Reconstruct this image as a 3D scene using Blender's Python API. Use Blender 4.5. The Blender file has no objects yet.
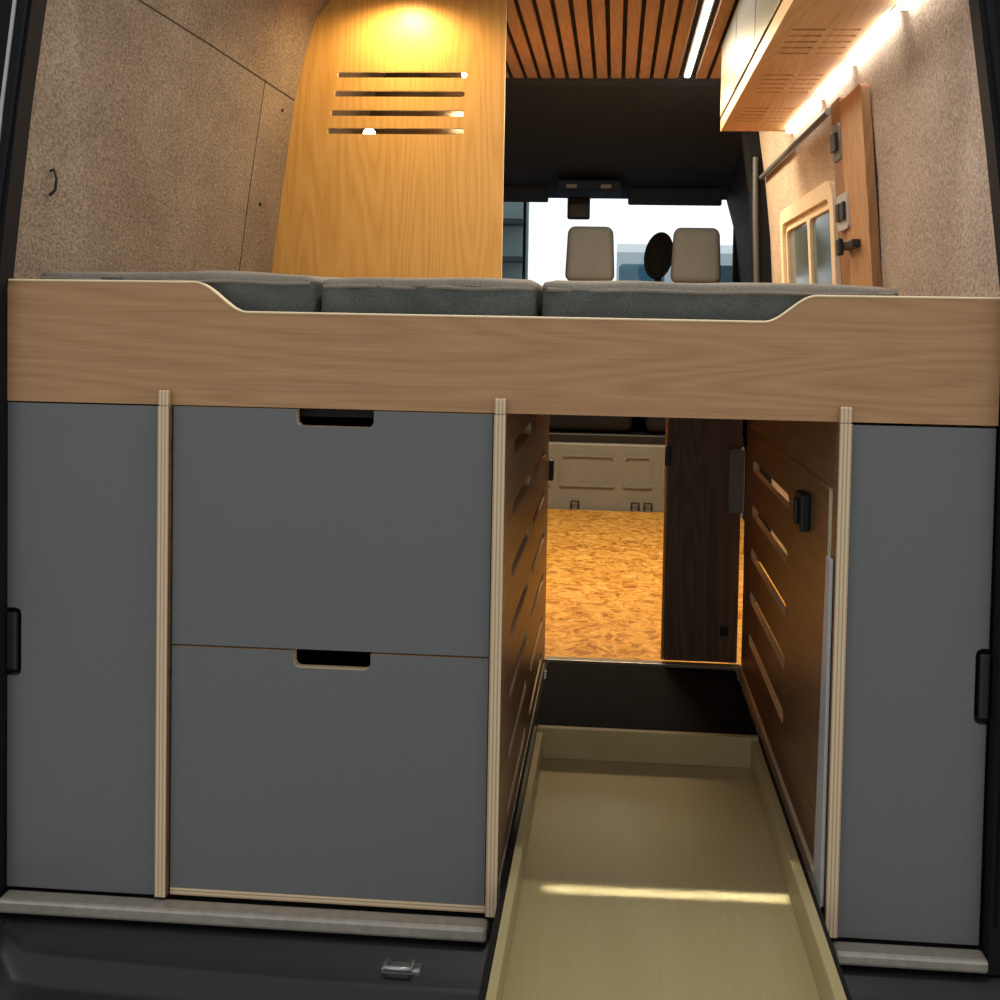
import bpy, bmesh, math
from mathutils import Vector, Matrix, noise

scn = bpy.context.scene
try:
    scn.view_settings.view_transform = 'Standard'
    scn.view_settings.look = 'None'
except Exception:
    pass

# ------------------------------------------------------------------ helpers
def link(ob):
    scn.collection.objects.link(ob); return ob

def group(name):
    e = bpy.data.objects.new(name, None); e.empty_display_size = .1
    return link(e)

def finish(name, me, mats, parent=None, smooth=False):
    if not isinstance(mats, (list, tuple)): mats = [mats]
    for m in mats: me.materials.append(m)
    if smooth:
        for p in me.polygons: p.use_smooth = True
    ob = bpy.data.objects.new(name, me); link(ob)
    if parent: ob.parent = parent
    return ob

def bm_box(bm, x0, x1, y0, y1, z0, z1, bev=0.0, seg=2, mi=0):
    r = bmesh.ops.create_cube(bm, size=1.0)
    vs = r['verts']
    for v in vs:
        v.co = Vector(((x0+x1)/2 + v.co.x*(x1-x0), (y0+y1)/2 + v.co.y*(y1-y0), (z0+z1)/2 + v.co.z*(z1-z0)))
    fs = set(f for v in vs for f in v.link_faces)
    for f in fs: f.material_index = mi
    if bev > 0:
        es = list(set(e for v in vs for e in v.link_edges))
        bmesh.ops.bevel(bm, geom=es, offset=bev, segments=seg, profile=.5, affect='EDGES', material=mi)

def boxes(name, lst, mats, parent=None, bev=.0015, seg=2, smooth=False):
    """lst of (x0,x1,y0,y1,z0,z1[,mi])"""
    bm = bmesh.new()
    for b in lst:
        bm_box(bm, *b[:6], bev=bev, seg=seg, mi=(b[6] if len(b) > 6 else 0))
    me = bpy.data.meshes.new(name); bm.to_mesh(me); bm.free()
    return finish(name, me, mats, parent, smooth)

def rrect(u0, u1, v0, v1, r, n=5, corners=(1,1,1,1)):
    pts = []
    cs = [(u0+r, v0+r, 180), (u1-r, v0+r, 270), (u1-r, v1-r, 0), (u0+r, v1-r, 90)]
    raw = [(u0, v0), (u1, v0), (u1, v1), (u0, v1)]
    for k, (cu, cv, a0) in enumerate(cs):
        if corners[k] and r > 0:
            for i in range(n+1):
                a = math.radians(a0 + 90*i/n)
                pts.append((cu + r*math.cos(a), cv + r*math.sin(a)))
        else:
            pts.append(raw[k])
    return pts

def plate(name, outer, holes, plane, w0, w1, mats, parent=None):
    """flat board with holes. mats=[face, edge]; plane in XZ,YZ,XY; w0..w1 thickness coordinate"""
    cu = bpy.data.curves.new(name+'_c', 'CURVE'); cu.dimensions = '2D'; cu.fill_mode = 'BOTH'
    for loop in [outer] + list(holes):
        sp = cu.splines.new('POLY'); sp.points.add(len(loop)-1)
        for i, (u, v) in enumerate(loop): sp.points[i].co = (u, v, 0, 1)
        sp.use_cyclic_u = True
    cu.extrude = (w1-w0)/2
    tmp = bpy.data.objects.new(name+'_t', cu); link(tmp)
    dg = bpy.context.evaluated_depsgraph_get(); dg.update()
    me = bpy.data.meshes.new_from_object(tmp.evaluated_get(dg))
    bpy.data.objects.remove(tmp); bpy.data.curves.remove(cu)
    me.name = name
    me.materials.clear()
    wc = (w0+w1)/2
    ax = {'XZ': 1, 'YZ': 0, 'XY': 2}[plane]
    for v in me.vertices:
        u, vv, w = v.co
        if plane == 'XZ': v.co = (u, wc+w, vv)
        elif plane == 'YZ': v.co = (wc+w, u, vv)
        else: v.co = (u, vv, wc+w)
    for m in mats: me.materials.append(m)
    bm = bmesh.new(); bm.from_mesh(me)
    bmesh.ops.remove_doubles(bm, verts=bm.verts, dist=1e-5)
    bmesh.ops.recalc_face_normals(bm, faces=bm.faces)
    for f in bm.faces:
        f.smooth = False
        f.material_index = 0 if (abs(f.normal[ax]) > .5 or len(mats) < 2) else 1
    bm.to_mesh(me); bm.free()
    return finish(name, me, [], parent)

def tube(name, pts, r, mat, parent=None, cyclic=False, res=3, poly=True):
    cu = bpy.data.curves.new(name+'_c', 'CURVE'); cu.dimensions = '3D'
    sp = cu.splines.new('POLY'); sp.points.add(len(pts)-1)
    for i, p in enumerate(pts): sp.points[i].co = (*p, 1)
    sp.use_cyclic_u = cyclic
    cu.bevel_depth = r; cu.bevel_resolution = res; cu.use_fill_caps = True
    tmp = bpy.data.objects.new(name+'_t', cu); link(tmp)
    dg = bpy.context.evaluated_depsgraph_get(); dg.update()
    me = bpy.data.meshes.new_from_object(tmp.evaluated_get(dg))
    bpy.data.objects.remove(tmp); bpy.data.curves.remove(cu)
    me.materials.clear()
    return finish(name, me, mat, parent, smooth=True)

def cyl(name, c, r, h, axis, mat, parent=None, r2=None, seg=32):
    bm = bmesh.new()
    bmesh.ops.create_cone(bm, cap_ends=True, segments=seg, radius1=r, radius2=r if r2 is None else r2, depth=h)
    if axis == 'X': bm.transform(Matrix.Rotation(math.pi/2, 4, 'Y'))
    if axis == 'Y': bm.transform(Matrix.Rotation(math.pi/2, 4, 'X'))
    bm.transform(Matrix.Translation(c))
    me = bpy.data.meshes.new(name); bm.to_mesh(me); bm.free()
    return finish(name, me, mat, parent)

def loft(name, profiles, mats, parent=None, smooth=False):
    bm = bmesh.new()
    rows = [[bm.verts.new(p) for p in pr] for pr in profiles]
    for a, b in zip(rows[:-1], rows[1:]):
        for i in range(len(a)-1):
            bm.faces.new((a[i], a[i+1], b[i+1], b[i]))
    me = bpy.data.meshes.new(name); bm.to_mesh(me); bm.free()
    return finish(name, me, mats, parent, smooth)

# ------------------------------------------------------------------ materials
def srgb(r, g, b):
    return tuple(((c/255)/12.92 if c/255 <= .04045 else (((c/255)+.055)/1.055)**2.4) for c in (r, g, b)) + (1,)

def newmat(name):
    m = bpy.data.materials.new(name); m.use_nodes = True
    nt = m.node_tree; b = nt.nodes['Principled BSDF']
    return m, nt, b

def plain(name, col, rough=.5, metal=0, spec=.5, noise_amt=.06, nscale=40, bump=0):
    m, nt, b = newmat(name)
    tc = nt.nodes.new('ShaderNodeTexCoord'); n = nt.nodes.new('ShaderNodeTexNoise')
    n.inputs['Scale'].default_value = nscale; n.inputs['Detail'].default_value = 3
    nt.links.new(tc.outputs['Object'], n.inputs['Vector'])
    r = nt.nodes.new('ShaderNodeValToRGB')
    c = col
    r.color_ramp.elements[0].position = .3; r.color_ramp.elements[1].position = .7
    r.color_ramp.elements[0].color = tuple(x*(1-noise_amt) for x in c[:3])+(1,)
    r.color_ramp.elements[1].color = tuple(min(1, x*(1+noise_amt)) for x in c[:3])+(1,)
    nt.links.new(n.outputs['Fac'], r.inputs[0]); nt.links.new(r.outputs[0], b.inputs['Base Color'])
    b.inputs['Roughness'].default_value = rough; b.inputs['Metallic'].default_value = metal
    b.inputs['Specular IOR Level'].default_value = spec
    if bump:
        bp = nt.nodes.new('ShaderNodeBump'); bp.inputs['Strength'].default_value = bump; bp.inputs['Distance'].default_value = .004
        nt.links.new(n.outputs['Fac'], bp.inputs['Height']); nt.links.new(bp.outputs[0], b.inputs['Normal'])
    return m

def wood(name, dark, mid, light, axis='X', scale=1.0, rough=.45, figure=.5, rings=16):
    m, nt, b = newmat(name)
    tc = nt.nodes.new('ShaderNodeTexCoord')
    st = {'X': (.5, 6, 6), 'Y': (6, .5, 6), 'Z': (6, 6, .5)}[axis]
    mp = nt.nodes.new('ShaderNodeMapping'); mp.inputs['Scale'].default_value = tuple(s*scale for s in st)
    nt.links.new(tc.outputs['Object'], mp.inputs[0])
    n1 = nt.nodes.new('ShaderNodeTexNoise'); n1.inputs['Scale'].default_value = 1.3; n1.inputs['Detail'].default_value = 1.5; n1.inputs['Distortion'].default_value = .2
    nt.links.new(mp.outputs[0], n1.inputs['Vector'])
    mu = nt.nodes.new('ShaderNodeMath'); mu.operation = 'MULTIPLY'; mu.inputs[1].default_value = rings
    nt.links.new(n1.outputs['Fac'], mu.inputs[0])
    fr = nt.nodes.new('ShaderNodeMath'); fr.operation = 'PINGPONG'; fr.inputs[1].default_value = .5
    nt.links.new(mu.outputs[0], fr.inputs[0])
    st2 = {'X': (6, 230, 230), 'Y': (230, 6, 230), 'Z': (230, 230, 6)}[axis]
    mp2 = nt.nodes.new('ShaderNodeMapping'); mp2.inputs['Scale'].default_value = st2
    nt.links.new(tc.outputs['Object'], mp2.inputs[0])
    n2 = nt.nodes.new('ShaderNodeTexNoise'); n2.inputs['Scale'].default_value = 1; n2.inputs['Detail'].default_value = 3
    nt.links.new(mp2.outputs[0], n2.inputs['Vector'])
    mx = nt.nodes.new('ShaderNodeMix'); mx.data_type = 'FLOAT'; mx.inputs[0].default_value = 1-figure
    m2 = nt.nodes.new('ShaderNodeMath'); m2.operation = 'MULTIPLY'; m2.inputs[1].default_value = 2
    nt.links.new(fr.outputs[0], m2.inputs[0])
    nt.links.new(m2.outputs[0], mx.inputs[2]); nt.links.new(n2.outputs['Fac'], mx.inputs[3])
    r = nt.nodes.new('ShaderNodeValToRGB')
    e = r.color_ramp.elements; e[0].position = .12; e[0].color = dark; e[1].position = .85; e[1].color = light
    k = e.new(.45); k.color = mid
    nt.links.new(mx.outputs[0], r.inputs[0]); nt.links.new(r.outputs[0], b.inputs['Base Color'])
    b.inputs['Roughness'].default_value = rough
    b.inputs['Specular IOR Level'].default_value = .4
    bp = nt.nodes.new('ShaderNodeBump'); bp.inputs['Strength'].default_value = .08; bp.inputs['Distance'].default_value = .002
    nt.links.new(n2.outputs['Fac'], bp.inputs['Height']); nt.links.new(bp.outputs[0], b.inputs['Normal'])
    return m

def fabric(name, c1, c2, scale=120, bump=.6, stretch=(1, 1, 1), rough=.95):
    m, nt, b = newmat(name)
    tc = nt.nodes.new('ShaderNodeTexCoord'); mp = nt.nodes.new('ShaderNodeMapping'); mp.inputs['Scale'].default_value = stretch
    nt.links.new(tc.outputs['Object'], mp.inputs[0])
    n = nt.nodes.new('ShaderNodeTexNoise'); n.inputs['Scale'].default_value = scale; n.inputs['Detail'].default_value = 5; n.inputs['Roughness'].default_value = .7
    nt.links.new(mp.outputs[0], n.inputs['Vector'])
    n2 = nt.nodes.new('ShaderNodeTexNoise'); n2.inputs['Scale'].default_value = 5; n2.inputs['Detail'].default_value = 3
    nt.links.new(mp.outputs[0], n2.inputs['Vector'])
    ad = nt.nodes.new('ShaderNodeMix'); ad.data_type = 'FLOAT'; ad.inputs[0].default_value = .2
    nt.links.new(n.outputs['Fac'], ad.inputs[2]); nt.links.new(n2.outputs['Fac'], ad.inputs[3])
    r = nt.nodes.new('ShaderNodeValToRGB'); r.color_ramp.elements[0].position = .38; r.color_ramp.elements[1].position = .64
    r.color_ramp.elements[0].color = c1; r.color_ramp.elements[1].color = c2
    nt.links.new(ad.outputs[0], r.inputs[0]); nt.links.new(r.outputs[0], b.inputs['Base Color'])
    b.inputs['Roughness'].default_value = rough; b.inputs['Specular IOR Level'].default_value = .1
    bp = nt.nodes.new('ShaderNodeBump'); bp.inputs['Strength'].default_value = bump; bp.inputs['Distance'].default_value = .004
    nt.links.new(n.outputs['Fac'], bp.inputs['Height']); nt.links.new(bp.outputs[0], b.inputs['Normal'])
    return m

def emit(name, col, s):
    m = bpy.data.materials.new(name); m.use_nodes = True; nt = m.node_tree; nt.nodes.clear()
    e = nt.nodes.new('ShaderNodeEmission'); o = nt.nodes.new('ShaderNodeOutputMaterial')
    e.inputs[0].default_value = col; e.inputs[1].default_value = s
    nt.links.new(e.outputs[0], o.inputs[0]); return m

def ply_edge(name, axis, c1, c2, scale=60):
    m, nt, b = newmat(name)
    tc = nt.nodes.new('ShaderNodeTexCoord')
    w = nt.nodes.new('ShaderNodeTexWave'); w.wave_type = 'BANDS'; w.bands_direction = axis
    w.inputs['Scale'].default_value = scale; w.inputs['Distortion'].default_value = .3
    nt.links.new(tc.outputs['Object'], w.inputs['Vector'])
    r = nt.nodes.new('ShaderNodeValToRGB'); r.color_ramp.elements[0].color = c1; r.color_ramp.elements[1].color = c2
    r.color_ramp.elements[0].position = .1; r.color_ramp.elements[1].position = .5
    nt.links.new(w.outputs['Fac'], r.inputs[0]); nt.links.new(r.outputs[0], b.inputs['Base Color'])
    b.inputs['Roughness'].default_value = .6
    return m

def osb(name):
    m, nt, b = newmat(name)
    tc = nt.nodes.new('ShaderNodeTexCoord')
    nz = nt.nodes.new('ShaderNodeTexNoise'); nz.inputs['Scale'].default_value = 14
    nt.links.new(tc.outputs['Object'], nz.inputs['Vector'])
    mixv = nt.nodes.new('ShaderNodeMix'); mixv.data_type = 'VECTOR'; mixv.inputs[0].default_value = .10
    nt.links.new(tc.outputs['Object'], mixv.inputs[4]); nt.links.new(nz.outputs['Color'], mixv.inputs[5])
    outs = []
    for sc, rot in (((60, 24, 1), .5), ((26, 64, 1), -.4)):
        mp = nt.nodes.new('ShaderNodeMapping'); mp.inputs['Scale'].default_value = sc; mp.inputs['Rotation'].default_value = (0, 0, rot)
        nt.links.new(mixv.outputs[1], mp.inputs[0])
        v = nt.nodes.new('ShaderNodeTexVoronoi'); v.inputs['Scale'].default_value = 1.0
        nt.links.new(mp.outputs[0], v.inputs['Vector'])
        sp = nt.nodes.new('ShaderNodeSeparateColor'); nt.links.new(v.outputs['Color'], sp.inputs[0]); outs.append(sp.outputs[0])
    mx = nt.nodes.new('ShaderNodeMix'); mx.data_type = 'FLOAT'; mx.inputs[0].default_value = .5
    nt.links.new(outs[0], mx.inputs[2]); nt.links.new(outs[1], mx.inputs[3])
    r = nt.nodes.new('ShaderNodeValToRGB')
    r.color_ramp.elements[0].color = srgb(172, 114, 42); r.color_ramp.elements[1].color = srgb(246, 200, 110)
    r.color_ramp.elements[0].position = .1; r.color_ramp.elements[1].position = .9
    k = r.color_ramp.elements.new(.45); k.color = srgb(226, 168, 74)
    nt.links.new(mx.outputs[0], r.inputs[0]); nt.links.new(r.outputs[0], b.inputs['Base Color'])
    b.inputs['Roughness'].default_value = .55
    return m

def tiles(name):
    m, nt, b = newmat(name)
    tc = nt.nodes.new('ShaderNodeTexCoord')
    br = nt.nodes.new('ShaderNodeTexBrick'); br.offset = 0
    br.inputs['Scale'].default_value = 1.0; br.inputs['Brick Width'].default_value = .6; br.inputs['Row Height'].default_value = .6
    br.inputs['Mortar Size'].default_value = .008
    br.inputs['Color1'].default_value = srgb(196, 196, 192); br.inputs['Color2'].default_value = srgb(186, 187, 184); br.inputs['Mortar'].default_value = srgb(92, 92, 90)
    nt.links.new(tc.outputs['Object'], br.inputs['Vector']); nt.links.new(br.outputs['Color'], b.inputs['Base Color'])
    b.inputs['Roughness'].default_value = .35
    return m

OAK = wood('oak_fascia', srgb(154, 112, 74), srgb(172, 130, 90), srgb(186, 145, 104), 'X', .9, .42, .27, 20)
GOLD = wood('golden_oak', srgb(196, 142, 70), srgb(216, 164, 86), srgb(228, 180, 104), 'Z', .8, .45, .3, 24)
SIDE = wood('brown_oak_side', srgb(94, 68, 50), srgb(118, 88, 65), srgb(132, 101, 76), 'Y', 1.0, .4, .4)
DARKW = wood('dark_oak', srgb(84, 64, 48), srgb(108, 86, 66), srgb(122, 98, 76), 'Z', 1.1, .5, .45)
CABW = wood('cabinet_oak', srgb(186, 134, 84), srgb(210, 160, 106), srgb(222, 174, 120), 'Y', 1.0, .45, .3)
SLAT = wood('slat_oak', srgb(150, 114, 80), srgb(172, 136, 98), srgb(188, 152, 114), 'Y', 1.3, .5, .3)
PANELW = wood('control_oak', srgb(160, 116, 76), srgb(182, 138, 96), srgb(196, 154, 110), 'Z', 1.2, .45, .4)
PANELD = wood('control_oak_dark', srgb(120, 84, 54), srgb(142, 104, 70), srgb(156, 118, 84), 'Z', 1.2, .45, .4)
EDGE = plain('ply_cream_edge', srgb(240, 218, 178), .6)
PLYX = ply_edge('ply_edge_x', 'X', srgb(178, 148, 114), srgb(216, 194, 160), 48)
PLYZ = ply_edge('ply_edge_z', 'Z', srgb(178, 148, 114), srgb(216, 194, 160), 48)
BIRCH = wood('birch_tray', srgb(174, 159, 114), srgb(181, 166, 121), srgb(188, 174, 130), 'Y', .4, .33, .3, 5)
GREY = plain('grey_laminate', srgb(100, 102, 103), .33, nscale=260, noise_amt=.05)
BLACK = plain('black_plastic', srgb(20, 20, 22), .5)
BLACKM = plain('black_matte_frame', srgb(22, 23, 27), .7, 0, .15)
BLACKG = plain('black_bumper', srgb(15, 16, 18), .42)
DARKIN = plain('dark_interior', srgb(24, 23, 22), .8)
MAT_ = fabric('black_mat', srgb(14, 14, 17), srgb(30, 30, 33), 300, .3)
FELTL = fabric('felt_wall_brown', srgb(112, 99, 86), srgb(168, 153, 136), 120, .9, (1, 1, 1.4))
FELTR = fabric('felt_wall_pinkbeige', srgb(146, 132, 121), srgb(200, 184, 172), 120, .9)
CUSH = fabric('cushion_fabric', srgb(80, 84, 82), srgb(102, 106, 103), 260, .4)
CUSH_LIT = fabric('cushion_lit_top', srgb(124, 117, 108), srgb(148, 141, 130), 260, .4)  # same cushion fabric with the light from above painted in
HEADL = fabric('headliner_black', srgb(50, 60, 78), srgb(58, 69, 88), 60, .1)
SEATF = fabric('seat_fabric', srgb(116, 122, 128), srgb(134, 140, 146), 160, .3)
SEATD = fabric('seat_fabric_dark', srgb(30, 30, 32), srgb(44, 44, 46), 160, .3)
METALB = plain('grey_beige_metal', srgb(132, 134, 134), .4, 0, .5, .03, 8)
ALU = plain('brushed_aluminium', srgb(166, 159, 148), .38, .5, .5, .1, 60)
STEEL = plain('steel', srgb(180, 180, 180), .3, .8)
WHITEM = plain('light_grey_bracket', srgb(176, 178, 180), .4)
GREYBOX = plain('grey_box_plastic', srgb(142, 142, 142), .5)
CREAM = plain('cream_window_frame', srgb(228, 212, 186), .45)
OLIVE = plain('olive_laminate', srgb(92, 86, 46), .4, 0, .3)
OSB = osb('osb_floor')
LEDW = emit('led_white', (1, .94, .84, 1), 9)
LEDC = emit('led_cabinet', (1, .90, .74, 1), 17)
PUCK = emit('puck_lens', (1, .74, .38, 1), 18)
GROUND = tiles('workshop_tiles')

def glassmat(name, col, alpha):
    m = bpy.data.materials.new(name); m.use_nodes = True; nt = m.node_tree; nt.nodes.clear()
    t = nt.nodes.new('ShaderNodeBsdfTransparent'); t.inputs[0].default_value = col
    g = nt.nodes.new('ShaderNodeBsdfGlossy'); g.inputs['Roughness'].default_value = .02
    mx = nt.nodes.new('ShaderNodeMixShader'); mx.inputs[0].default_value = alpha
    o = nt.nodes.new('ShaderNodeOutputMaterial')
    nt.links.new(t.outputs[0], mx.inputs[1]); nt.links.new(g.outputs[0], mx.inputs[2]); nt.links.new(mx.outputs[0], o.inputs[0])
    return m
GLASS = glassmat('windshield_glass', (.94, .98, 1, 1), .04)

# ------------------------------------------------------------------ room shell
def wl(y, off):
    return [(-1.15+off, y, -.07), (-1.12+off, y, .6), (-1.095+off, y, 1.1), (-1.06+off, y, 1.4), (-1.02+off, y, 1.70),
            (-.985+off, y, 1.86), (-.955+off, y, 1.96), (-.90+off, y, 2.03), (-.85, y, 2.07)]
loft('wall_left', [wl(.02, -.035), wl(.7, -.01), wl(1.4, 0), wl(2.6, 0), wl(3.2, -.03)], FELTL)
def wr(y):
    return [(.70, y, -.07), (.69, y, .6), (.68, y, 1.1), (.66, y, 1.4), (.635, y, 1.62), (.615, y, 1.76), (.59, y, 1.92), (.54, y, 2.02), (.48, y, 2.07)]
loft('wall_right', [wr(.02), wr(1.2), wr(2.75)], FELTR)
seam = group('trim_1')
SEAM = plain('seam_shadow_gap', srgb(60, 52, 44), .9)
tube('seam_run', [(-1.054, .03, 1.705), (-1.029, .7, 1.705), (-1.019, 1.39, 1.705)], .0020, SEAM, seam)
tube('seam_drop', [(-1.019, 1.12, 1.705), (-1.061, 1.12, 1.4), (-1.097, 1.12, 1.1)], .0008, SEAM, seam)
hk = group('wall_hook')
tube('hook', [(-1.108, .12, 1.30), (-1.096, .12, 1.305), (-1.090, .12, 1.288), (-1.093, .12, 1.265), (-1.104, .12, 1.255)], .0028, BLACK, hk)
for i, (x, y, z) in enumerate(((-1.028, 1.3, 1.655), (-1.066, 1.22, 1.36))):
    cyl('rivet_%d' % i, (x, y, z), .005, .008, 'X', BLACK, hk)

boxes('ceiling', [(-.9, .55, .0, 2.62, 2.062, 2.09)], DARKIN)
cs = group('ceiling_slat_panel')
sl = []
x = -.80
while x < .40:
    if not (.245 < x+.021 < .305):
        sl.append((x, x+.043, .1, 2.575, 2.046, 2.062))
    x += .0585
boxes('slats', sl, SLAT, cs, bev=.002)
led = group('ceiling_led_strip')
boxes('channel', [(.257, .293, .1, 2.56, 2.052, 2.061)], ALU, led)
boxes('diffuser', [(.265, .285, .12, 2.55, 2.044, 2.0515)], LEDW, led)

boxes('floor', [(-1.15, .72, .0, 1.30, -.10, -.062)], DARKIN)
boxes('osb_subfloor', [(-1.12, .70, 1.315, 3.88, -.03, -.006)], OSB)
boxes('trim_threshold', [(-.19, .40, 1.285, 1.314, -.03, .004)], ALU)
boxes('rubber_mat', [(-.180, .380, .76, 1.284, -.06, -.004)], MAT_, bev=.004)

# ------------------------------------------------------------------ bed
def scurve(xa, za, xb, zb, n=12):
    return [(xa+(xb-xa)*i/n, za+(zb-za)*(.5-.5*math.cos(math.pi*i/n))) for i in range(n+1)]
top = [(-1.117, 1.086)] + scurve(-.765, 1.088, -.665, 1.035) + scurve(.258, 1.035, .350, 1.082) + [(.663, 1.083)]
outl = [(.663, .863), (-1.117, .863)] + top
bf = group('bed_fascia_board')
plate('board', outl, [], 'XZ', .0, .018, [OAK, EDGE], bf)
tube('edge_band', [(x, .0012, z-.0004) for x, z in top], .0021, EDGE, bf)
boxes('bed_base_board', [(-1.09, .675, .02, 1.38, .93, .955)], OAK)

def cushion(name, x0, x1, y0, y1, z0, z1, seed):
    bm = bmesh.new()
    bm_box(bm, x0, x1, y0, y1, z0, z1)
    bmesh.ops.subdivide_edges(bm, edges=bm.edges, cuts=24, use_grid_fill=True)
    R = .016
    cx = (x0+x1)/2
    for v in bm.verts:
        p = v.co.copy()
        q = Vector((min(max(p.x, x0+R), x1-R), min(max(p.y, y0+R), y1-R), min(max(p.z, z0+R), z1-R)))
        d = p-q
        if d.length > 1e-6: p = q + d.normalized()*min(R, d.length)
        n = noise.noise(Vector((p.x*7+seed, p.y*5, p.z*9)))*.005
        if p.z > z1-.02: p.z += n + .003*(1-((p.x-cx)/((x1-x0)/2))**2)
        if p.y < y0+.02: p.y += n + noise.noise(Vector((p.x*22+seed, 1, p.z*14)))*.006
        v.co = p
    for f in bm.faces:
        c = f.calc_center_median()
        f.material_index = 1 if c.z > z1-.016 else 0  # upper faces take the painted lit colour
    me = bpy.data.meshes.new(name); bm.to_mesh(me); bm.free()
    g = group(name)
    finish('cover', me, [CUSH, CUSH_LIT], g, smooth=True)
    tube('lit_edge_piping', [(x0+(x1-x0)*(.02+.96*i/14), y0+.001, z1-.018+.0012*math.sin(i*1.3+seed)) for i in range(15)], .004, CUSH_LIT, g)  # band for the lit upper rounding, brightness put into its colour
    return g
cushion('mattress_cushion', -1.088, -.552, .045, 1.36, .956, 1.108, 1)
cushion('mattress_cushion', -.546, -.143, .045, 1.36, .956, 1.104, 4)
cushion('mattress_cushion', -.137, .505, .045, 1.36, .956, 1.104, 9)

# ------------------------------------------------------------------ cabinets under the bed
def divider(name, x0, x1, y1, holes):
    g = group(name)
    plate('panel', [(-.012, -.047), (y1, -.047), (y1, .861), (-.012, .861)], holes, 'YZ', x0, x1, [SIDE, PLYX], g)
    boxes('tab', [(x0, x1, -.012, -.0025, .8612, .890)], PLYX, g, bev=.003)
    return g
divider('cabinet_divider_panel', -.8255, -.8045, .60, [])
h = []
for z in (.78, .66, .54, .42, .30, .18, .07):
    h.append(rrect(.16, .56, z-.014, z+.014, .0138, 5))
    h.append(rrect(.68, 1.12, z-.014, z+.014, .0138, 5))
dv = divider('cabinet_divider_panel', -.211, -.190, 1.26, h)
boxes('slide_rail', [(-.1895, -.1865, -.0, 1.2, -.045, .02)], ALU, dv, bev=.001)
divider('cabinet_divider_panel', .392, .4135, .03, [])

lp = group('storage_side_panel')
hh = []
for z in (.635, .51, .39, .27, .15):
    hh.append(rrect(.50, 1.10, z-.016, z+.016, .0158, 5))
plate('slotted_door', rrect(.07, 1.26, .02, .735, .01), hh, 'YZ', .394, .410, [SIDE, EDGE], lp)
boxes('top_rail', [(.394, .410, .035, 1.26, .742, .862)], SIDE, lp)
br_ = boxes('front_bracket', [(.384, .3905, .0, .07, .0, .62)], WHITEM, lp)
for v in br_.data.vertices:
    if v.co.y > .03 and v.co.z > .3: v.co.y -= .035
boxes('latch', [(.374, .3935, .24, .31, .62, .695), (.366, .375, .262, .288, .632, .683)], BLACK, lp, bev=.004)
boxes('foot', [(.388, .410, .04, 1.26, -.05, .016)], PLYZ, lp)
boxes('slide_rail', [(.381, .3865, -.0, 1.2, -.045, .005)], ALU, lp, bev=.001)

ld = group('cabinet_door')
o = [(-1.116, -.05), (-.829, -.05), (-.829, .860), (-1.116, .860), (-1.116, .478)] + \
    [(-1.099, .478), (-1.091, .474), (-1.089, .466), (-1.089, .362), (-1.091, .354), (-1.099, .350), (-1.116, .350)]
plate('door_leaf', o, [], 'XZ', .0, .018, [GREY, GREY], ld)
boxes('latch', [(-1.118, -1.083, .0185, .05, .33, .50), (-1.118, -1.096, -.004, .018, .36, .47)], BLACK, ld, bev=.004)
rd = group('cabinet_door')
o = [(.4165, -.052), (.660, -.052), (.660, .340), (.648, .340), (.641, .344), (.638, .352), (.638, .462), (.641, .470), (.648, .474), (.660, .474), (.660, .858), (.4165, .858)]
plate('door_leaf', o, [], 'XZ', .0, .018, [GREY, GREY], rd)
boxes('latch', [(.63, .664, .0185, .05, .32, .49), (.645, .664, -.004, .018, .35, .465)], BLACK, rd, bev=.004)

def drawer(z0, z1):
    g = group('storage_drawer')
    x0, x1 = -.801, -.2145
    nx0, nx1 = -.572, -.430
    d = .030; r = .012
    o = [(x0, z0), (x1, z0), (x1, z1), (nx1, z1)]
    arc = lambda cx, cz, a0, a1: [(cx+r*math.cos(math.radians(a0+(a1-a0)*i/5)), cz+r*math.sin(math.radians(a0+(a1-a0)*i/5))) for i in range(6)]
    o += arc(nx1-r, z1-d+r, 0, -90) + arc(nx0+r, z1-d+r, -90, -180)
    o += [(nx0, z1), (x0, z1)]
    plate('front', o, [], 'XZ', .0, .018, [GREY, PLYZ], g)
    boxes('drawer_box', [(x0+.02, x1-.02, .06, .55, z0+.03, z1-.06)], DARKIN, g)
    return g
drawer(.4225, .8605)
drawer(-.033, .4185)
boxes('cabinet_plinth_board', [(-.802, -.2125, .0, .5, -.048, -.0345)], PLYZ)
boxes('drawer_cabinet_carcass', [(-.802, -.2125, .56, .58, -.034, .86), (-.802, -.2125, .03, .56, .845, .86)], DARKIN)
boxes('side_cabinet_carcass', [(-1.10, -.83, .50, .52, -.05, .86), (.43, .66, .50, .52, -.05, .86), (-1.10, -.83, .06, .50, -.06, -.045), (.43, .66, .06, .50, -.06, -.045)], DARKIN)

fd = group('passage_door_panel')
plate('leaf', rrect(.168, .388, .006, .90, .004), [], 'XZ', 1.318, 1.338, [DARKW, GOLD], fd)
boxes('lit_edge', [(.160, .1675, 1.318, 1.345, .006, .90)], GOLD, fd)  # lit edge of the panel, brightness put in as paler golden wood
boxes('hinge_1', [(.158, .176, 1.300, 1.317, .60, .66), (.335, .36, 1.305, 1.317, .09, .115)], BLACK, fd, bev=.003)
boxes('latch', [(-.186, -.172, 1.20, 1.25, .56, .62)], BLACK, fd, bev=.003)
boxes('electrical_box', [(.345, .392, 1.262, 1.30, .47, .66)], GREYBOX, bev=.008)

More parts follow.
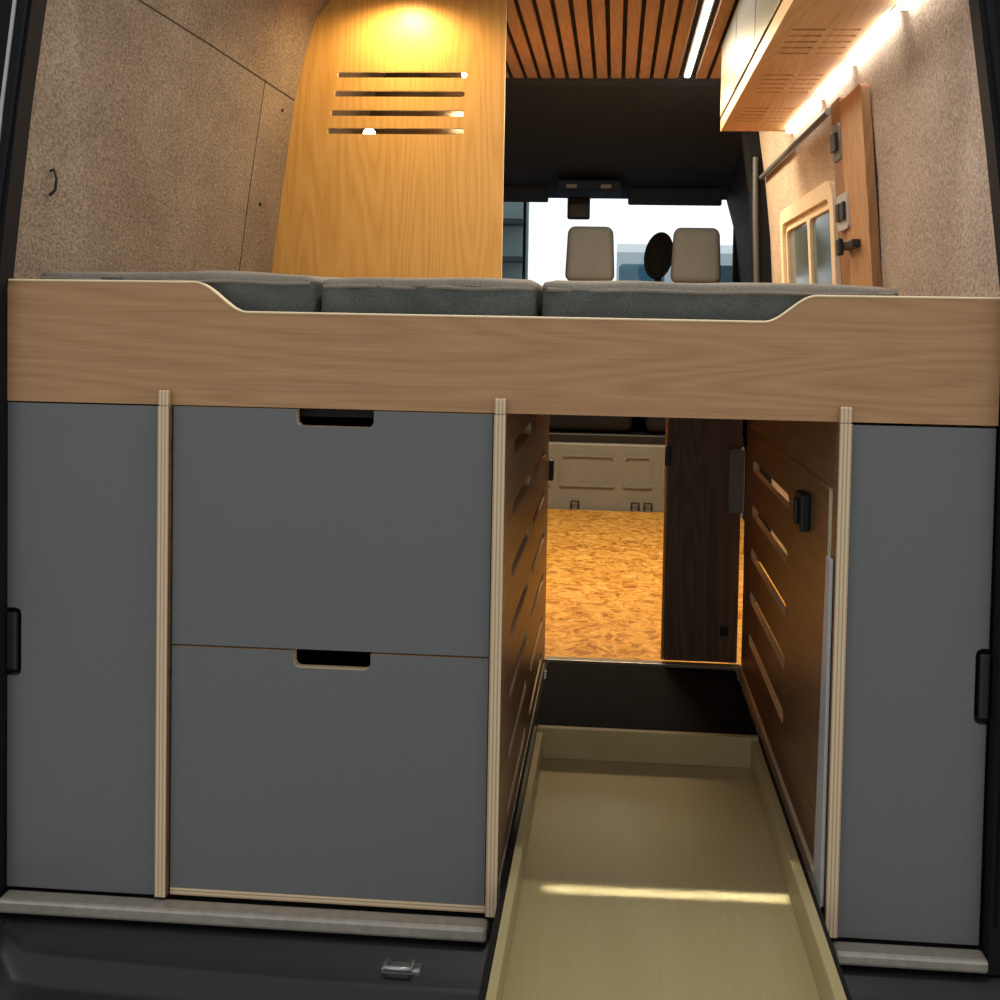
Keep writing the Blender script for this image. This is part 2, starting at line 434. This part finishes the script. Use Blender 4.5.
tr = group('pull_out_tray')
boxes('bottom', [(-.170, .368, -.62, .70, -.060, -.046)], BIRCH, tr)
boxes('back_wall', [(-.170, .368, .682, .70, -.0455, .030)], [BIRCH], tr)
boxes('side_wall_left', [(-.1705, -.155, -.62, .6815, -.0455, .022)], BIRCH, tr)
boxes('side_wall_right', [(.350, .3685, -.62, .6815, -.0455, .022)], BIRCH, tr)
boxes('front_wall', [(-.155, .350, -.62, -.602, -.0455, .022)], BIRCH, tr)
boxes('slide_left', [(-.184, -.172, -.60, .74, -.05, .012)], BLACKG, tr, bev=.002)
boxes('slide_right', [(.370, .380, -.60, .74, -.05, .012)], BLACKG, tr, bev=.002)

si = group('rear_sill_plate')
boxes('left_run', [(-1.112, -.205, -.040, -.001, -.080, -.0535)], ALU, si, bev=.006)
boxes('right_run', [(.405, .665, -.040, -.001, -.080, -.0565)], ALU, si, bev=.006)
bp = group('rear_bumper')
def bprof(x, k=0, zs=1.0):
    P = [(.0, -.088), (-.035, -.092), (-.055, -.115), (-.085-k, -.120), (-.095-k, -.128), (-.11-k, -.150), (-.125-k, -.160), (-.20-k, -.165), (-.225-k, -.180), (-.235-k, -.24), (-.22-k, -.40), (-.1, -.46)]
    return [(x, y, -.088+(z+.088)*zs) for y, z in P]
loft('bumper_skin', [bprof(-1.42, -.12, .05), bprof(-1.25, -.10, .07), bprof(-1.14, -.06, .12), bprof(-1.09, -.03, .22), bprof(-1.06, -.01, .45), bprof(-1.035, 0, .85), bprof(-.98, 0), bprof(-.5, .02), bprof(.1, .02), bprof(.55, 0), bprof(.66, 0, .8), bprof(.76, -.05, .35), bprof(.95, -.12, .15)], BLACKG, bp, smooth=True)
boxes('tread_rib', [(-.98, -.22, -.185, -.178, -.172, -.160), (-.98, -.22, -.205, -.198, -.174, -.162), (-.98, -.22, -.165, -.158, -.170, -.158)], BLACK, bp)
tube('bumper_rubber_seal', [(-1.10, -.048, -.09), (-1.085, -.06, -.118), (-1.04, -.072, -.135), (-.9, -.08, -.140), (-.6, -.085, -.142), (-.21, -.088, -.142)], .008, BLACKM, bp)
st = group('door_striker')
boxes('plate', [(-.385, -.315, -.082, -.058, -.122, -.108)], STEEL, st, bev=.004)
tube('loop', [(-.375, -.065, -.105), (-.375, -.095, -.100), (-.33, -.095, -.100), (-.33, -.065, -.105)], .005, STEEL, st)

pl = group('door_frame_left')
poly = [(-1.45, -.085), (-1.12, -.085), (-1.1175, .6), (-1.119, 1.05), (-1.103, 1.2), (-1.080, 1.40), (-1.050, 1.61), (-1.01, 1.85), (-.94, 2.02), (-.7, 2.15), (-.7, 2.4), (-1.45, 2.4)]
plate('pillar_skin', poly, [], 'XZ', -.03, .015, [BLACKM, BLACKM], pl)
tube('weather_seal', [(-1.134, -.034, .0), (-1.135, -.034, 1.09), (-1.093, -.034, 1.40), (-1.064, -.034, 1.61), (-1.024, -.034, 1.86), (-.96, -.034, 2.02)], .008, BLACKM, pl)
tube('seal_lip', [(-1.145, -.038, 1.05), (-1.125, -.038, 1.2), (-1.105, -.038, 1.40), (-1.078, -.038, 1.61), (-1.038, -.038, 1.86)], .0038, WHITEM, pl)
tube('latch_post', [(-1.150, -.05, .42), (-1.150, -.05, .56)], .018, BLACK, pl)
pr = group('door_frame_right')
poly = [(.667, -.085), (1.0, -.085), (1.0, 2.4), (.3, 2.4), (.3, 2.15), (.47, 2.04), (.55, 1.86), (.592, 1.61), (.630, 1.35), (.664, 1.09), (.667, .6)]
plate('pillar_skin', poly, [], 'XZ', -.03, .015, [BLACKM, BLACKM], pr)
tube('weather_seal', [(.682, -.034, .0), (.680, -.034, 1.09), (.646, -.034, 1.36), (.608, -.034, 1.61), (.567, -.034, 1.87)], .007, BLACKM, pr)
boxes('trim_roof_header', [(-.69, .29, -.03, .1, 2.10, 2.4)], BLACKM)

# ------------------------------------------------------------------ partition (wardrobe)
pa = group('wardrobe_partition')
o = [(-.357, .956), (-.357, 2.044), (-.90, 2.044), (-.915, 2.02), (-.965, 1.96), (-1.025, 1.70), (-1.062, 1.4), (-1.092, 1.12), (-1.098, .956)]
ho = []
for x0, x1, z in ((-.885, -.475, 1.787), (-.895, -.482, 1.728), (-.905, -.482, 1.668), (-.915, -.482, 1.612)):
    ho.append(rrect(x0, x1, z-.0095, z+.0095, .009, 5))
plate('panel', o, ho, 'XZ', 1.40, 1.416, [GOLD, EDGE], pa)
sp_ = boxes('side_panel', [(-.377, -.361, 1.418, 2.28, .0, 2.042)], GOLD, pa)
for v in sp_.data.vertices: v.co.x -= (v.co.y-1.418)*.16
boxes('back_panel', [(-1.08, -.52, 2.28, 2.295, .0, 2.035)], plain('mirror_back', srgb(150, 140, 120), .15, .9), pa)
boxes('lower_panel', [(-1.08, -.375, 1.40, 1.416, .0, .925)], GOLD, pa)
for i, (x, z) in enumerate(((-.545, 1.905), (-.90, 1.69))):
    cyl('inner_lamp_%d' % i, (x, 1.9, z), .022, .01, 'Y', emit('inner_glow%d' % i, (1, .8, .5, 1), 12), pa)
dl = group('ceiling_downlight')
cyl('bezel', (-.665, 1.28, 2.036), .038, .018, 'Z', ALU, dl)
cyl('lens', (-.665, 1.28, 2.0245), .028, .005, 'Z', PUCK, dl)

# ------------------------------------------------------------------ overhead cabinet
oc = group('overhead_cabinet')
slots = []
for g0 in (.20, .66, 1.12, 1.58):
    for k in range(5):
        yy = g0 + .055*k + .03
        slots.append(rrect(.400, .482, yy-.008, yy+.008, .0075, 4))
        slots.append(rrect(.492, .565, yy-.008, yy+.008, .0075, 4))
plate('bottom_panel', [(.372, .12), (.592, .12), (.592, 2.02), (.372, 2.02)], slots, 'XY', 1.730, 1.745, [CABW, CABW], oc)
boxes('front_rail', [(.366, .3715, .12, 2.02, 1.728, 1.772)], CABW, oc)
boxes('end_panel', [(.372, .585, 2.005, 2.02, 1.746, 1.93), (.372, .54, 2.005, 2.02, 1.93, 2.038)], CABW, oc)
boxes('inner_box', [(.378, .58, .13, 2.0, 1.755, 1.765)], plain('slot_brown', srgb(140, 92, 54), .7), oc)
boxes('door_leaf', [(.362, .377, a, a+.462, 1.776, 2.036) for a in (.125, .597, 1.069, 1.541)], OLIVE, oc, bev=.002)
cl = group('cabinet_led_strip')
segs = [(.14, .49), (.56, .98), (1.04, 1.40), (1.47, 1.98)]
boxes('profile', [(.594, .616, .13, 2.03, 1.730, 1.742)], ALU, cl)
boxes('diffuser', [(.593, .617, a, b, 1.716, 1.7295) for a, b in segs], LEDC, cl, bev=.004)

# ------------------------------------------------------------------ right wall fittings
def wx(z):
    pts = [(1.1, .68), (1.4, .66), (1.62, .635), (1.76, .615)]
    for (a, xa), (b, xb) in zip(pts[:-1], pts[1:]):
        if z <= b: return xa+(xb-xa)*(z-a)/(b-a)
    return .615
def shear(ob, off=0.0):
    for v in ob.data.vertices: v.co.x += wx(v.co.z) + off
wn = group('window_side')
fr = plate('frame', rrect(1.275, 2.26, .98, 1.462, .07, 8), [rrect(1.325, 2.21, 1.03, 1.412, .05, 8)], 'YZ', -.035, -.002, [CREAM, CREAM], wn)
shear(fr)
f2 = plate('inner_frame', rrect(1.328, 2.207, 1.033, 1.409, .048, 8), [rrect(1.35, 1.72, 1.06, 1.385, .03, 8), rrect(1.76, 2.185, 1.06, 1.385, .03, 8)], 'YZ', -.022, -.004, [CREAM, CREAM], wn)
shear(f2)
f3 = boxes('pane', [(-.012, -.006, 1.34, 2.19, 1.05, 1.40)], plain('blue_grey_pane', srgb(84, 100, 108), .12, 0, .8), wn, bev=0)
shear(f3)
cb = group('control_board')
b0 = plate('back_board', rrect(1.13, 1.262, 1.115, 1.668, .006), [], 'YZ', -.020, -.001, [PANELD, PANELD], cb); shear(b0)
b1 = plate('board', rrect(.88, 1.13, 1.112, 1.648, .010), [], 'YZ', -.024, -.001, [PANELW, PANELD], cb); shear(b1)
b2 = plate('socket_plate', rrect(1.145, 1.245, 1.50, 1.60, .012), [], 'YZ', -.030, -.0205, [STEEL, STEEL], cb); shear(b2)
b3 = plate('switch_plate', rrect(1.09, 1.22, 1.30, 1.40, .012), [], 'YZ', -.035, -.025, [WHITEM, WHITEM], cb); shear(b3)
b4 = boxes('switches', [(-.044, -.035, 1.105, 1.15, 1.325, 1.375), (-.044, -.035, 1.165, 1.205, 1.325, 1.375), (-.040, -.031, 1.165, 1.225, 1.525, 1.575)], BLACK, cb, bev=.002); shear(b4)
b5 = boxes('hasp', [(-.050, -.025, .98, 1.13, 1.240, 1.262), (-.062, -.048, 1.09, 1.13, 1.225, 1.272)], BLACK, cb, bev=.004); shear(b5)
tube('trim_wall_rail', [(.612, 1.3, 1.66), (.612, 2.1, 1.66), (.612, 2.72, 1.66)], .011, plain('rail_grey', srgb(90, 90, 92), .35), None)

# ------------------------------------------------------------------ cab
bpil = group('b_pillar')
plate('skin', [(.60, -.05), (.80, -.05), (.80, 2.1), (.44, 2.1), (.53, 1.95), (.585, 1.6), (.61, 1.2)], [], 'XZ', 2.76, 2.92, [BLACKM, BLACKM], bpil)
tube('belt_guide', [(.588, 2.75, 1.75), (.592, 2.74, 1.5), (.605, 2.74, 1.2), (.62, 2.74, .9)], .012, plain('belt_grey', srgb(70, 74, 80), .5), bpil)
cw = group('wall_cab')
loft('right_side', [[(.80, y, -.05), (.78, y, 1.1), (.72, y, 1.6), (.62, y, 1.95), (.45, y, 2.1)] for y in (2.9, 4.7)], BLACKM, cw)
loft('left_side', [[(-1.22, y, -.05), (-1.2, y, 1.1), (-1.12, y, 1.6), (-1.02, y, 1.95), (-.85, y, 2.1)] for y in (2.9, 4.7)], BLACKM, cw)
boxes('firewall', [(-1.25, .85, 4.75, 4.78, -.1, 1.12)], BLACKM, cw)
boxes('cab_floor', [(-1.22, .82, 3.90, 4.75, -.10, -.03)], BLACKM, cw)
loft('dashboard', [[(x, 4.69, 1.12), (x, 4.2, 1.11), (x, 4.12, 1.04), (x, 4.2, .6), (x, 4.6, .5)] for x in (-1.15, .78)], BLACKM, cw)
prof = lambda x: [(x, 2.575, 2.062), (x, 2.585, 2.045), (x, 2.62, 2.025), (x, 3.0, 1.985), (x, 3.7, 1.93), (x, 4.3, 1.87), (x, 4.62, 1.815), (x, 4.68, 1.79), (x, 4.69, 1.80), (x, 4.5, 2.1), (x, 2.575, 2.12)]
loft('ceiling_cab_headliner', [prof(-1.15), prof(-.6), prof(0), prof(.55), prof(.85)], HEADL, None, smooth=False)
oh = group('overhead_console')
boxes('body', [(-.36, .02, 4.25, 4.6, 1.785, 1.85)], HEADL, oh, bev=.02, seg=3)
boxes('lamp', [(-.30, -.24, 4.245, 4.252, 1.80, 1.822), (-.10, -.04, 4.245, 4.252, 1.80, 1.822)], GREYBOX, oh, bev=.003)
sv = group('sun_visor')
boxes('pad', [(.06, .62, 4.50, 4.53, 1.735, 1.86), (-.95, -.42, 4.50, 4.53, 1.745, 1.86)], HEADL, sv, bev=.012, seg=3)
rm = group('rear_view_mirror')
boxes('housing', [(-.31, -.17, 4.62, 4.65, 1.655, 1.80)], BLACK, rm, bev=.014, seg=3)
boxes('stem', [(-.25, -.23, 4.65, 4.69, 1.70, 1.73)], BLACK, rm, bev=.004)
ws = group('windshield')
boxes('glass', [(-1.10, .735, 4.70, 4.706, 1.125, 1.80)], GLASS, ws, bev=0)
boxes('a_pillar', [(.715, .80, 4.695, 4.74, 1.125, 1.9), (-1.2, -1.09, 4.695, 4.74, 1.125, 1.9), (-.59, -.57, 4.71, 4.74, 1.125, 1.8)], BLACKM, ws, bev=.01)
sw = group('dark_oval')  # unidentified dark oval, given a wheel form and an added post
BLK = plain('oval_black', srgb(14, 15, 18), .8, 0, .1)
pts = [(.115*math.cos(t*math.pi/16), 0, .120*math.sin(t*math.pi/16)) for t in range(32)]
tube('rim', [(.232+p[0]*.58+p[2]*.12, 4.0+p[2]*.25, 1.40+p[2]) for p in pts], .014, BLK, sw, cyclic=True)
bm = bmesh.new(); bmesh.ops.create_uvsphere(bm, u_segments=24, v_segments=12, radius=1)
for v in bm.verts: v.co = Vector((.232+v.co.x*.066+v.co.z*.012, 4.0+v.co.y*.02+v.co.z*.025, 1.40+v.co.z*.112))
me = bpy.data.meshes.new('oval_fill'); bm.to_mesh(me); bm.free(); finish('oval_fill', me, BLK, sw, smooth=True)
boxes('oval_post', [(.21, .25, 4.02, 4.10, 1.10, 1.36)], BLACK, sw, bev=.01)

def seat(xc):
    g = group('cab_seat')
    def cush(name, x0, x1, y0, y1, z0, z1, mat, taper=0.0, bev=.03, lean=0.0):
        bm = bmesh.new(); bm_box(bm, x0, x1, y0, y1, z0, z1, bev=bev, seg=4)
        for v in bm.verts:
            t = (v.co.z-z0)/(z1-z0)
            v.co.x = xc + (v.co.x-xc)*(1-taper*t)
            v.co.y -= lean*t
        me = bpy.data.meshes.new(name); bm.to_mesh(me); bm.free()
        finish(name, me, mat, g, smooth=True)
    cush('headrest', xc-.137, xc+.137, 3.86, 3.96, 1.245, 1.548, SEATF, .10, .042)
    cush('backrest', xc-.24, xc+.24, 3.90, 4.02, .55, 1.20, SEATD, .15, .05, .02)
    cush('seat_cushion', xc-.25, xc+.25, 3.95, 4.10, .42, .56, SEATD, 0, .04)
    tube('post_1', [(xc-.05, 3.92, 1.15), (xc-.05, 3.92, 1.27)], .007, STEEL, g)
    tube('post_2', [(xc+.05, 3.92, 1.15), (xc+.05, 3.92, 1.27)], .007, STEEL, g)
seat(-.145)
seat(.43)
sb = group('seat_base')
boxes('back_panel', [(-.75, .72, 3.90, 3.94, -.03, .36)], METALB, sb, bev=.01)
boxes('top_cap', [(-.75, .72, 3.94, 4.10, .33, .41)], BLACK, sb, bev=.01)
for a, b in ((-.29, .02), (.06, .22), (.27, .62), (-.7, -.33)):
    plate('pressing', rrect(a, b, .12, .30, .02), [rrect(a+.015, b-.015, .135, .285, .015)], 'XZ', 3.886, 3.90, [METALB, METALB], sb)
for x in (-.20, .13, .2):
    tube('anchor_loop', [(x-.02, 3.885, -.0), (x-.02, 3.88, .04), (x+.02, 3.88, .04), (x+.02, 3.885, -.0)], .005, BLACK, sb)

# ------------------------------------------------------------------ outside
bm = bmesh.new()
bmesh.ops.create_grid(bm, x_segments=2, y_segments=2, size=30)
bm.transform(Matrix.Translation((0, 0, -.62)))
me = bpy.data.meshes.new('ground'); bm.to_mesh(me); bm.free(); finish('ground', me, GROUND)
shelf = group('warehouse_rack')
TEAL = plain('rack_teal', srgb(140, 158, 158), .6); TEALD = plain('rack_dark', srgb(50, 62, 64), .6)
boxes('back', [(-3.2, -.92, 9.0, 9.1, -.62, 3.2)], TEAL, shelf)
boxes('shelves', [(-3.2, -.95, 8.7, 9.0, z, z+.05) for z in (.9, 1.3, 1.62, 2.0)] + [(x, x+.06, 8.65, 8.7, -.62, 3.2) for x in (-3.2, -2.4)], TEALD, shelf)
car = group('parked_car')
CB = plain('car_blue', srgb(66, 118, 140), .25, 0, .3)
CW = plain('car_white', srgb(186, 196, 202), .3, 0, .3)
CG = plain('car_glass', srgb(60, 84, 96), .1, 0, .3)
def carprof(x): return [(x, 8.0, .0), (x, 7.9, .9), (x, 8.15, 1.15), (x, 8.9, 1.26), (x, 9.5, 1.78), (x, 10.6, 1.95), (x, 11.8, 1.9), (x, 12, 0)]
loft('body', [carprof(.0), carprof(1.9)], CW, car)
boxes('bonnet_panel', [(.02, .45, 7.98, 8.1, 1.02, 1.58)], CB, car, bev=.05, seg=5)
boxes('glass', [(.75, 1.6, 8.9, 8.93, 1.3, 1.62)], CG, car, bev=.0)
boxes('sides', [(.0, 1.9, 8.95, 12, -.2, 1.25)], CW, car, bev=.05)
boxes('wheels', [(-.02, .18, 8.4, 9.0, -.62, -.02), (1.72, 1.92, 8.4, 9.0, -.62, -.02), (-.02, .18, 11, 11.6, -.62, -.02), (1.72, 1.92, 11, 11.6, -.62, -.02)], BLACK, car, bev=.15, seg=5)

# ------------------------------------------------------------------ world & lights
w = bpy.data.worlds.new('World'); scn.world = w; w.use_nodes = True; nt = w.node_tree
bg = nt.nodes['Background']
tc = nt.nodes.new('ShaderNodeTexCoord'); sp = nt.nodes.new('ShaderNodeSeparateXYZ')
nt.links.new(tc.outputs['Generated'], sp.inputs[0])
mr = nt.nodes.new('ShaderNodeMapRange'); mr.inputs[1].default_value = -.2; mr.inputs[2].default_value = .6; mr.inputs[3].default_value = .66; mr.inputs[4].default_value = 1.35
nt.links.new(sp.outputs['Y'], mr.inputs[0]); nt.links.new(mr.outputs[0], bg.inputs[1])
bg.inputs[0].default_value = (.98, .99, 1, 1)

def light(name, typ, loc, energy, col, size=.1, size_y=None, rot=(0, 0, 0), spot=None, blend=.5, spread=None):
    l = bpy.data.lights.new(name, typ); l.energy = energy; l.color = col
    if typ == 'AREA':
        l.size = size
        if size_y: l.shape = 'RECTANGLE'; l.size_y = size_y
        if spread: l.spread = math.radians(spread)
    else:
        l.shadow_soft_size = size
    if spot: l.spot_size = math.radians(spot); l.spot_blend = blend
    o = bpy.data.objects.new(name, l); o.location = loc; o.rotation_euler = rot; link(o); return o
light('downlight_lamp', 'SPOT', (-.665, 1.27, 2.015), 17, (1, .70, .34), .03, rot=(math.radians(8), 0, 0), spot=165, blend=.6)
light('living_area_lamp', 'AREA', (.05, 2.1, 2.03), 19, (1, .78, .50), .3)
light('living_area_lamp', 'AREA', (.0, 2.6, 1.97), 21, (1, .76, .46), .3)
light('ceiling_lamp_near', 'AREA', (-.2, .55, 2.03), 10, (1, .89, .74), .25)
light('wardrobe_lamp', 'POINT', (-.7, 1.8, 1.9), 2, (1, .72, .42), .03)
light('rear_gradient_helper', 'AREA', (.15, -.24, 2.7), 12, (1, .95, .85), .04)  # unseen overhead light, kept for the gradient on the fronts
light('tray_stripe_helper', 'AREA', (.12, .098, .84), .075, (1, .96, .86), .46, .022, rot=(0, 0, math.radians(1.5)), spread=2)  # added narrow light without a fixture, draws the bright stripe on the tray

# ------------------------------------------------------------------ camera
a = math.atan(.072); p = math.atan(.034); r = math.radians(1.1)
F = Vector((-math.sin(a)*math.cos(p), math.cos(a)*math.cos(p), -math.sin(p)))
R0 = Vector((math.cos(a), math.sin(a), 0)); U0 = Vector((-math.sin(a)*math.sin(p), math.cos(a)*math.sin(p), math.cos(p)))
R = math.cos(r)*R0 + math.sin(r)*U0; U = -math.sin(r)*R0 + math.cos(r)*U0
cam = bpy.data.cameras.new('camera'); cam.lens = 37.8; cam.sensor_width = 36
cam.shift_x = (500-539)/1000; cam.shift_y = (356-500)/1000; cam.clip_start = .05
co = bpy.data.objects.new('camera', cam); link(co)
M = Matrix((R, U, -F)).transposed().to_4x4(); M.translation = Vector((0, -1.86, 1.03)); co.matrix_world = M
scn.camera = co
